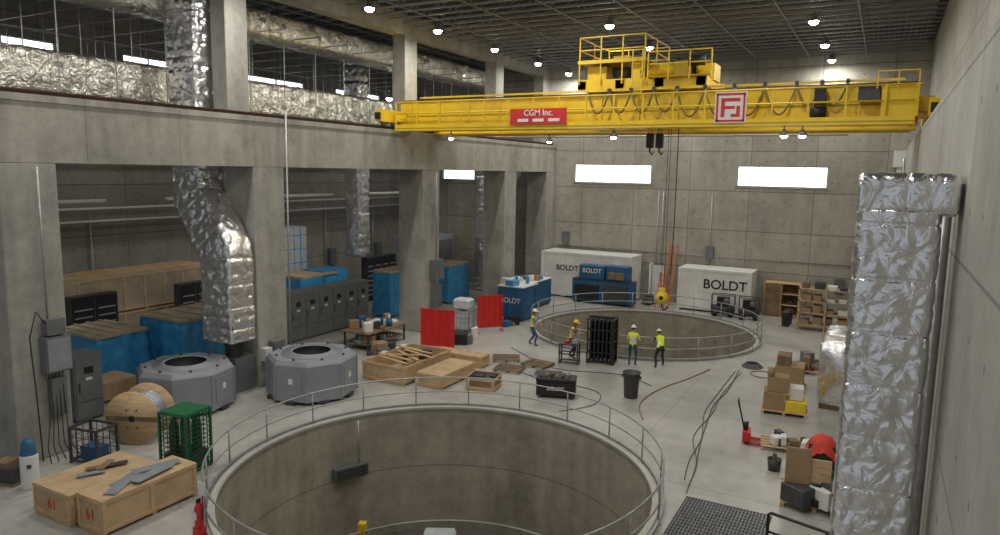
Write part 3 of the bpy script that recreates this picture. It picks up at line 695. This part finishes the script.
b=gang(-19.8,-18.2,37.3,40.6,1.6);clutter(b,-19.5,-18.4,37.6,40.3,1.65,12,[Mwht,Mblue,Mdk,Mcard],.3);b.obj('tool_storage_container')
def container(x0,x1,y0,y1,h,txt,tx,size,mat=Mcont):
    b=B();b.bx(x0,x1,y0,y1,.15,h,mat)
    for (a,c,d,e) in ((x0,x1,.12,.27),(x0,x1,h-.12,h+.02)): b.bx(a-.02,c+.02,y0-.04,y1+.02,d,e,mat)
    for x in (x0,x1-.1): b.bx(x-.02,x+.12,y0-.05,y0+.05,0,h,mat)
    k=int((x1-x0)/.28)
    for i in range(1,k): x=x0+(x1-x0)*i/k;b.bx(x,x+.1,y0-.025,y0,.27,h-.12,mat)
    for x in (x0+.2,x1-.4): b.bx(x,x+.2,y0,y1,0,.15,Mdk)
    b.bx(tx-size*1.9,tx+size*1.9,y0-.035,y0-.02,h*.66-size*.6,h*.66+size*.6,mat)
    b.text(txt,size,Tm(tx,y0-.045,h*.66),Mblk,.006);return b
container(-20.1,-13.8,43.1,45.2,3.0,'BOLDT',-18.2,.5).obj('shipping_container')
container(-10.8,-6.5,43.2,45.2,2.6,'BOLDT',-8.0,.8).obj('shipping_container')
b=gang(-17.3,-13.3,41.9,42.8,1.5,None,top=Mdk);b.M=Matrix.Identity(4)
b.cbx(-16.9,-15.2,41.95,42.7,1.55,2.45,.04,Mblued);b.text('BOLDT',.4,Tm(-16.0,41.9,2.1),Mwht);b.cbx(-15.1,-13.6,42,42.7,1.55,2.5,.04,Mblued);b.cbx(-14.9,-13.9,41.9,42.0,1.65,2.1,.02,Mwoodd)
b.bx(-17.1,-15.5,41.75,41.9,.3,1.2,Mblk);b.bx(-15.2,-13.6,41.75,41.9,.3,1.3,Mdk);b.obj('gang_box_stack')
b=B();clutter(b,-13.0,-12.5,43.2,44.4,0,9,[Mdk,Mwht,Mgry2,Mwoodd,Mblk],.35);b.bx(-13.1,-13.0,44.7,45.3,0,2.5,Mwht);b.bx(-12.95,-12.2,44.9,45.0,0,2.4,Mtin);b.obj('equipment_pile')
b=B()
for x in (-12.0,-11.55): b.bar((x,44.3,0),(x,45.4,3.9),.06,Mor)
for i in range(12): t=(i+.7)/12.5;b.bar((-12.0,44.3+1.1*t,3.9*t),(-11.55,44.3+1.1*t,3.9*t),.035,Mor)
b.obj('extension_ladder')
b=B()
for sx in (-.28,.28):
    for sy,q in ((-.55,-1),(.55,1)): b.bar((-11.6+sx,42.6+sy,0),(-11.6+sx*.6,42.6+sy*.12,2.3),.05,Mor)
for i in range(7): t=(i+.5)/7;b.bar((-11.6-.28*(1-.4*t),42.05+.43*t,2.3*t),(-11.6+.28*(1-.4*t),42.05+.43*t,2.3*t),.045,Mor)
b.obj('step_ladder')
def generator(x,y,rz,w=1.3):
    b=B().at(x,y,0,rz)
    b.cyl((-w/2,0,.42),(w/2,0,.42),.26,Mdk,16);b.bx(-.35,.35,-.22,.22,.66,1.15,Mblk);b.cyl((.2,-.25,.95),(.2,.25,.95),.18,Mgry2,12)
    for s_ in (-1,1): b.cyl((s_*w*.35,-.32,.18),(s_*w*.35,-.25,.18),.18,Mblk,12);b.cyl((s_*w*.35,.25,.18),(s_*w*.35,.32,.18),.18,Mblk,12)
    for (p,q) in (((-w/2,-.3),(w/2,-.3)),((-w/2,.3),(w/2,.3))): b.bar((p[0],p[1],1.3),(q[0],q[1],1.3),.04,Mdk);b.bar((p[0],p[1],.3),(p[0],p[1],1.3),.04,Mdk);b.bar((q[0],q[1],.3),(q[0],q[1],1.3),.04,Mdk)
    b.obj('portable_compressor')
generator(-7.9,42.5,.1);generator(-6.4,42.3,.2,1.1)
b=B();x0,x1,y0,y1=-5.9,-3.9,44.2,45.2
for x in (x0,-4.95,x1-.05): b.bx(x,x+.05,y0,y1,0,2.0,Mwood)
b.bx(x0,x1,y1-.03,y1,0,2,Mwoodd)
for z in (.05,.7,1.35,1.97): b.bx(x0,x1,y0,y1,z,z+.04,Mwood)
b.bx(x0+.05,-4.95,y0-.03,y0,.1,1.95,Mwoodd);clutter(b,x0+1.2,x1-.2,y0+.3,y1-.3,.74,3,[Mcard,Mdk],.2);b.obj('wooden_storage_cabinet')
b=B();x0,x1,y0,y1=-3.7,-1.0,41.0,42.0
for x in (x0,x1-.08,(x0+x1)/2):
    for y in (y0,y1-.08): b.bx(x,x+.08,y,y+.08,0,2.45,Mwood)
for i,z in enumerate((.3,.95,1.6,2.25)):
    b.bx(x0,x1,y0,y1,z,z+.05,Mply)
    for j in range(4):
        a=x0+.15+j*.62;b.bx(a,a+random.uniform(.35,.55),y0+.1,y1-.2,z+.05,z+random.uniform(.2,.45),random.choice([Mcard,Mwoodd,Mwht,Mdk,Mcard,Mwoodd]))
b.obj('wooden_shelving')
b=B();b.bx(-1.0,.6,42.5,43.5,0,3.0,Mgry2);b.bx(-.8,.2,42.47,42.5,.3,2.8,Mdk);b.obj('electrical_cabinet')
b=B();b.bx(XR-.6,XR-.01,36,37.6,1.2,5.2,Mgry2);b.bx(XR-.62,XR-.6,36.1,37.5,1.4,5.0,Mdk);b.tube([(XR-.2,36.8,5.2),(XR-.2,36.8,9.2)],.05,Mgalv,6);b.tube([(XR-.2,36.8,0),(XR-.2,36.8,1.2)],.05,Mgalv,6);b.obj('electrical_cabinet')
b=B()
for (x,y) in ((-4.3,41.6),(-4.25,42.3)): b.lathe([(0,0),(.2,0),(.24,.8),(.26,.8),(.22,.82),(0,.86)],Mdk,16,(x,y,0))
b.obj('refuse_bins')
def pallet(b,w=.6,d=.5):
    for i in range(5): b.bx(-w,w,-d+i*(2*d-.12)/4,-d+.12+i*(2*d-.12)/4,.11,.14,Mwood)
    for x in (-w,-.05,w-.1): b.bx(x,x+.1,-d,d,0,.11,Mwood)
b=B().at(-2.55,26.2,0,.1);pallet(b,.75,.6);b.cbx(-.7,0,-.5,.4,.14,.75,.01,Mcard);b.cbx(.02,.7,-.5,.5,.14,.5,.01,Mhio);b.cbx(-.6,.1,-.4,.3,.76,1.3,.01,Mcard);b.cbx(.15,.6,-.3,.3,.52,.95,.01,Mwht);b.cyl((-.5,-.3,1.3),(-.5,-.3,1.6),.12,Mcard,10);b.obj('pallet_of_boxes')
b=B().at(-2.7,29.2,0,.05);pallet(b,.6,.6);b.cbx(-.55,.5,-.5,.5,.14,1.0,.01,Mcard);b.cbx(-.5,-.0,-.5,.3,1.0,1.4,.01,Mwoodd);b.obj('pallet_of_boxes')
b=B().at(-1.9,32.4,0,.0);pallet(b,.9,.7);clutter(b,-.7,.7,-.5,.5,.14,14,[Mcard,Mwoodd,Mdk,Mwht,Mgry2],.4);b.obj('equipment_pile')
b=B().at(-1.1,38.0,0,.0);pallet(b,.9,.9);clutter(b,-.7,.7,-.7,.7,.14,14,[Mcard,Mwoodd,Mdk,Mwht,Mgry2],.42);b.obj('equipment_pile')
b=foil([(-.48,27.1,1.35),(-.48,30.4,1.35)],2.35,2.2,seg=.09,pl=1.1,amp=.06,ux=(0,0,1),seed=21);b.bx(-1.5,.6,27.2,30.3,0,.2,Mwoodd);b.obj('foil_wrapped_equipment')
b=B().at(-2.0,22.6,0,.15)
pallet(b,.8,.5);clutter(b,-.5,.6,-.35,.35,.14,10,[Mcard,Mdk,Mwoodd,Mcloth,Mwht],.22)
for yy in (-.28,.16): b.bx(-1.15,.6,yy,yy+.14,.05,.1,Mredd)
b.bx(-1.35,-1.1,-.3,.3,.1,.4,Mredd);b.cyl((-1.25,0,.35),(-1.25,0,.65),.07,Mblk,10);b.tube([(-1.3,0,.4),(-1.5,0,1.2)],.025,Mblk,6)
b.tube([(-1.5,0,1.12),(-1.5,-.14,1.2),(-1.53,-.14,1.35),(-1.53,.14,1.35),(-1.5,.14,1.2),(-1.5,0,1.12)],.02,Mblk,6)
b.cyl((-1.25,-.1,.09),(-1.25,.1,.09),.09,Mblk,12);b.obj('pallet_jack')
b=B().at(-1.0,19.2,0,.1);pallet(b,.8,.8)
clutter(b,-.6,.7,-.7,.7,.14,24,[Mdk,Mblk,Mcard,Mwoodd,Mgrn,Mwht],.36)
b.at(-1.35,18.5,.0,.2,rx=-.12);b.bx(-.3,.3,-.03,.03,0,1.5,Mcard);b.at(-.85,18.6,0,.1,rx=-.15);b.bx(-.25,.25,-.03,.03,0,1.25,Mwood)
b.obj('scrap_material_pile')
b=B();V=[];F=[];k=14
for i in range(k):
    for j in range(k):
        u,v=i/(k-1)-.5,j/(k-1)-.5;rr=math.hypot(u,v)
        V.append((-.95+u*.9,20.85+v*.8,1.0+.22*math.cos(rr*4)+.13*noise.noise(Vector((u*6,v*6,1)))-(.6*max(0,rr-.3))))
for i in range(k-1):
    for j in range(k-1): F.append((i*k+j,(i+1)*k+j,(i+1)*k+j+1,i*k+j+1))
b.add(V,F,Mcloth,True);b.bx(-1.3,-.6,20.6,21.1,0,.97,Mdk);b.obj('red_jacket_on_bin')
b=B().at(-2.15,20.6,0,.3);b.lathe([(0,0),(.16,0),(.2,.34),(.18,.34),(.15,.04)],Mdk,14);b.bx(-.05,.05,-.05,.05,.05,.5,Mwoodd);b.obj('scrap_bucket')
b=B().at(-2.85,16.5,0,0)
b.bx(-1.05,1.05,-1.35,1.15,.004,.012,Mdk)
for i in range(26): x=-1.0+i*.08;b.bx(x,x+.02,-1.3,1.1,.012,.03,Msteel)
for i in range(16): y=-1.3+i*.16;b.bx(-1.05,1.05,y,y+.02,.012,.032,Msteel)
b.obj('floor_grating')
b=B()
b.tube([(-1.7,15.9,0),(-1.7,15.9,.85),(-1.65,15.88,.9),(.5,15.3,.9),(.6,15.3,.85),(.6,15.3,0)],.035,Mblk,8)
b.tube([(-1.7,15.9,.45),(.6,15.3,.45)],.03,Mblk,6);b.tube([(-.5,15.58,0),(-.5,15.58,.9)],.03,Mblk,6);b.obj('black_pipe_barrier')
def exting(x,y):
    b=B();z=.25;b.lathe([(0,z),(.09,z),(.095,z+.03),(.095,z+.45),(.05,z+.55),(.03,z+.58)],Mredd,16,(x,y,0));b.bx(x-.02,x+.02,y-.05,y+.05,z+.57,z+.66,Mblk);b.tube([(x+.05,y,z+.6),(x+.14,y,z+.5),(x+.12,y,z+.2)],.015,Mblk,5);b.bx(x-.04,x+.04,y-.1,y-.094,z+.2,z+.38,Mwht)
    b.bx(x-.1,x+.1,y-.1,y+.1,0,z,Mredd);b.bar((x,y+.11,0),(x,y+.11,1.2),.03,Mredd);b.bx(x-.1,x+.1,y+.09,y+.11,.95,1.25,Mwht);b.obj('fire_extinguisher')
exting(-12.95,9.95)
def hose(name,pts,r=.025,mat=Mrub):
    P_=[Vector((p[0],p[1],r+.004)) for p in pts];out=[]
    for i in range(len(P_)-1):
        p0=P_[max(i-1,0)];p1=P_[i];p2=P_[i+1];p3=P_[min(i+2,len(P_)-1)]
        for k in range(6):
            t=k/6;out.append(.5*((2*p1)+(p2-p0)*t+(2*p0-5*p1+4*p2-p3)*t*t+(3*p1-p0-3*p2+p3)*t**3))
    out.append(P_[-1]);b=B();b.tube(out,r,mat,6);b.obj(name)
hose('floor_hose',[(-4.9,30.8),(-4.75,27.5),(-4.85,25.5),(-4.6,23),(-4.35,21),(-4.1,19.5),(-4.0,18.2)],.016,Mrubg)
hose('floor_hose',[(-4.75,30.5),(-4.85,27),(-4.7,24.5),(-4.75,22),(-4.2,20),(-3.95,17.8)],.014,Mrubg)
hose('floor_hose',[(-5.0,30.5),(-5.0,27),(-4.95,24.5),(-4.5,22),(-4.4,20),(-4.2,18.6)],.014,Mrubg)
hose('floor_hose',[(-6.0,30.2),(-6.5,28.2),(-7.1,26.2),(-7.2,24.2),(-6.6,22.6)],.02,Mtan)
hose('floor_hose',[(-14,26.5),(-12,25.2),(-9.2,24.8),(-8.6,23.3),(-9.4,21.9)],.014)
hose('floor_hose',[(-15,29),(-13,27.5),(-11.5,26.8),(-9,27.4),(-7.5,26.6)],.014)
b=B()
for i in range(4): b.ring(-4.5,31.7,.03+.045*i,.42-.05*i,.025,Mrubg,28)
b.ring(-3.9,30.6,.03,.5,.02,Mwoodd,24);b.obj('coiled_cable')
b=B()
for i,y in enumerate((11.6,12.1,12.5)): b.tube([(XR-.06,y,0.1),(XR-.06,y,6.6+.15*i)],.035,Mgalv,8)
b.bx(XR-.2,XR-.01,12.0,12.6,6.7,7.2,Mgry2);b.bx(XR-.3,XR-.01,24,25,2,3.6,Mgry2);b.tube([(XR-.1,11.2,0),(XR-.1,11.2,8.3)],.07,Mgalv,8)
b.bx(XR-.2,XR-.01,13.1,14.2,4.3,5.2,Mgry2);b.obj('wall_conduit_run')
b=B();b.tube([(XR-.25,45.2,0),(XR-.25,45.2,9.4)],.16,Mwht,10);b.bx(XR-.6,XR-.01,44.9,45.45,8.9,9.8,Mwht);b.obj('downspout_pipe')
b=B()
for x in (-12.9,-12.6,-9.5): b.tube([(x,YB-.08,0),(x,YB-.08,7.2)],.04,Mgalv,6)
for (x,z) in ((-13.1,1.3),(-9.7,3.0),(-2.2,1.6),(-19.6,3.4)): b.bx(x,x+.5,YB-.22,YB-.01,z,z+.8,Mgry2)
b.tube([(-20,YB-.08,3.2),(.4,YB-.08,3.2)],.03,Mgalv,6);b.obj('back_wall_conduit')
# ------------------------------------------------------------ people
def human(name,x,y,rz,lean=0,pel=(0,0,.93),ank=((-.13,0),(.13,.03)),wr=((-.3,.08,.84),(.3,.08,.84)),vest=Mhi,pants=Mjean,shirt=Mshirt,hel=Mhel,headp=0,scale=1):
    pel=Vector(pel);Rl=Matrix.Rotation(-lean,3,'X')
    def T(v): return pel+Rl@Vector(v)
    V=[];R=[];E=[];BM=[]
    def v(p,r): V.append(Vector(p));R.append(r);return len(V)-1
    def e(a,c,m): E.append((a,c));BM.append(m)
    p=v(pel,(.155,.12));sp=v(T((0,0,.2)),(.14,.105));ch=v(T((0,.01,.40)),(.17,.12));nb=v(T((0,0,.53)),(.07,.07));hd=v(T((0,.02,.62)),(.055,.055))
    e(p,sp,vest);e(sp,ch,vest);e(ch,nb,vest);e(nb,hd,Mskin)
    hands=[]
    for i,s_ in enumerate((-1,1)):
        sh=v(T((s_*.17,0,.46)),(.07,.07));S0=V[sh];W=Vector(wr[i]);mid=(S0+W)/2;L=(W-S0).length
        off=math.sqrt(max(0,.29**2-(L/2)**2));d=(W-S0).normalized()
        bd=Vector((s_*.35,-1,-.3));bd=(bd-d*bd.dot(d)).normalized()
        el=v(mid+bd*off,(.045,.045));wv=v(W,(.03,.026));md=v((S0+V[el])/2,(.055,.055));fm=v(V[el].lerp(W,.35),(.045,.045))
        e(ch,sh,vest);e(sh,md,shirt);e(md,el,shirt);e(el,fm,shirt);e(fm,wv,Mskin)
        hands.append((W,(W-V[el]).normalized(),s_))
        hp=v(pel+Vector((s_*.10,0,-.06)),(.105,.105));A=Vector((ank[i][0],ank[i][1],.1));hpv=V[hp]
        L=(A-hpv).length;off=math.sqrt(max(0,.43**2-(L/2)**2));d=(A-hpv).normalized();bd=Vector((s_*.1,1,.0));bd=(bd-d*bd.dot(d)).normalized()
        kn=v((A+hpv)/2+bd*off,(.062,.066));th=v((hpv+V[kn])/2,(.085,.085));ca=v(V[kn].lerp(A,.35),(.06,.062));an=v(A,(.042,.045));to=v((A.x+s_*.02,A.y+.16,.045),(.045,.035))
        he=v((A.x,A.y+.02,.05),(.045,.045))
        e(p,hp,pants);e(hp,th,pants);e(th,kn,pants);e(kn,ca,pants);e(ca,an,pants);e(an,he,Mboot);e(he,to,Mboot)
    me=bpy.data.meshes.new('sk');me.from_pydata(V,E,[]);o=bpy.data.objects.new('sk',me);S.collection.objects.link(o)
    o.modifiers.new('s','SKIN')
    sd=me.skin_vertices[0].data
    for i,r in enumerate(R): sd[i].radius=r;sd[i].use_root=(i==0)
    sb=o.modifiers.new('u','SUBSURF');sb.levels=1;sb.render_levels=1
    dg=bpy.context.evaluated_depsgraph_get();em=bpy.data.meshes.new_from_object(o.evaluated_get(dg))
    b=B();b.at(x,y,0,rz);b.M=b.M@Matrix.Scale(scale,4)
    by={}
    for pl in em.polygons:
        c=pl.center;best=None
        for k,(a,d) in enumerate(E):
            A_,D_=V[a],V[d];ab=D_-A_;t=max(0,min(1,(c-A_).dot(ab)/max(ab.length_squared,1e-9)));ds=(c-A_-ab*t).length-(R[a][0]*(1-t)+R[d][0]*t)
            if best is None or ds<best[0]: best=(ds,k,t)
        m=BM[best[1]]
        loc=Rl.inverted()@(c-pel)
        if m is vest:
            if loc.z<.02: m=pants
            elif .12<loc.z<.17 or .27<loc.z<.31: m=Mref
        by.setdefault(m,[]).append(tuple(pl.vertices))
    allv=[w.co.copy() for w in em.vertices]
    base=len(b.V);b.V+=[tuple(b.M@w) for w in allv]
    for m,fs in by.items():
        if m not in b.mats: b.mats.append(m)
        for f_ in fs: b.F.append([base+i for i in f_]);b.I.append(b.mats.index(m));b.S.append(True)
    bpy.data.objects.remove(o);bpy.data.meshes.remove(me);bpy.data.meshes.remove(em)
    M0=b.M
    for (W,d,s_) in hands:
        q=d.to_track_quat('Z','Y').to_matrix().to_4x4();b.M=M0@Matrix.Translation(W)@q
        b.ell((0,0,.045),(.04,.017,.05),Mskin,8,6)
        for k in range(4):
            xx=-.027+.018*k;L=(.06,.07,.066,.052)[k]
            b.tube([(xx,0,.07),(xx,0,.085+L*.4),(xx,-.02,.085+L*.75),(xx,-.04,.09+L*.8)],.008,Mskin,5,rs=[.009,.009,.008,.007])
        b.tube([(-s_*.035,0,.03),(-s_*.06,-.012,.06),(-s_*.055,-.025,.09)],.009,Mskin,5,rs=[.011,.010,.008])
    Th=Matrix.Translation(V[hd]+Rl@Vector((0,.02,.09)))@(Rl@Matrix.Rotation(headp,3,'X')).to_4x4();b.M=M0@Th
    b.ell((0,0,0),(.076,.095,.115),Mskin,14,10);b.ell((0,-.012,.02),(.082,.095,.105),Mhair,14,8,z0=-.5)
    b.ell((0,.03,-.07),(.05,.055,.045),Mskin,10,6)
    b.tube([(0,.088,.015),(0,.112,-.02),(0,.095,-.03)],.011,Mskin,5);b.bx(-.022,.022,.083,.092,-.062,-.054,Mredd)
    for s_ in (-1,1): b.ell((s_*.03,.083,.012),(.012,.009,.007),Mblk,6,4);b.ell((s_*.079,0,0),(.01,.02,.032),Mskin,6,5)
    b.ell((0,-.005,.055),(.105,.125,.105),hel,16,8,z0=0);b.lathe([(.098,.052),(.135,.045),(.135,.052),(.1,.065)],hel,16,(0,.0,0));b.cbx(-.07,.07,.09,.17,.043,.053,.004,hel);b.bx(-.012,.012,-.1,.1,.14,.17,hel)
    b.obj(name)
human('worker',-14.4,30.0,-1.2,lean=.12,wr=((-.25,.35,1.05),(.25,.38,1.1)),vest=Mhi,pants=Mjean,hel=Mhel,ank=((-.18,-.15),(.16,.15)))
human('worker',-11.9,28.85,-1.4,lean=.25,wr=((-.15,.45,1.15),(.18,.45,1.2)),vest=Mhio,pants=Mpant,hel=Mhely,ank=((-.15,-.1),(.16,.15)))
human('worker',-9.1,29.1,.2,lean=.08,wr=((-.2,.4,1.15),(.22,.4,1.15)),vest=Mhi,pants=Mjean,hel=Mhel,shirt=Mhi)
human('worker',-8.0,29.5,.5,lean=.6,pel=(0,-.08,.88),wr=((-.2,.62,.95),(.22,.62,.95)),vest=Mhi,pants=Mpant,hel=Mhel,ank=((-.2,-.2),(.2,.2)),headp=.2)
b=cage(-10.45,28.95,1.15,.8,2.0,.15,Mblk,None,shelves=3)
for i in range(6): b.bx(-.5+i*.18,-.42+i*.18,-.35,.35,.12,1.9,Mblk)
b.bx(-.56,.56,.3,.36,.1,1.95,Mblk);b.bar((-.57,-.4,2.1),(.57,-.4,2.1),.05,Mblk)
for sx in(-.5,.5):
    for sy in (-.35,.35): b.cyl((sx,sy-.03,.07),(sx,sy+.03,.07),.07,Mblk,10)
b.obj('black_equipment_rack')
b=cage(-11.6,28.0,.8,.5,.9,.2,Mdk,None,shelves=1);clutter(b,-.25,.25,-.12,.12,.9,5,[Mdk,Mredd,Mgry],.12);b.bx(-.4,.4,-.25,.25,.86,.9,Mdk);b.obj('tool_cart')
# ------------------------------------------------------------ world + camera
w=bpy.data.worlds.new('world');S.world=w;w.use_nodes=True;bg=w.node_tree.nodes['Background'];bg.inputs[0].default_value=(.90,.94,1,1);bg.inputs[1].default_value=.36
psi=math.radians(28.4);p=math.radians(7.79);r=0.018
fh=Vector((-math.sin(psi),math.cos(psi),0));F_=fh*math.cos(p)+Vector((0,0,-math.sin(p)))
R0=Vector((math.cos(psi),math.sin(psi),0));U0=R0.cross(F_)
R_=R0*math.cos(r)+U0*math.sin(r);U_=-R0*math.sin(r)+U0*math.cos(r)
cd=bpy.data.cameras.new('camera');cd.sensor_width=36;cd.lens=25.38;cd.clip_end=200
co=bpy.data.objects.new('camera',cd);S.collection.objects.link(co)
M=Matrix((R_,U_,-F_)).transposed().to_4x4();M.translation=(0,0,8.3);co.matrix_world=M
S.camera=co
S.view_settings.view_transform='Standard'
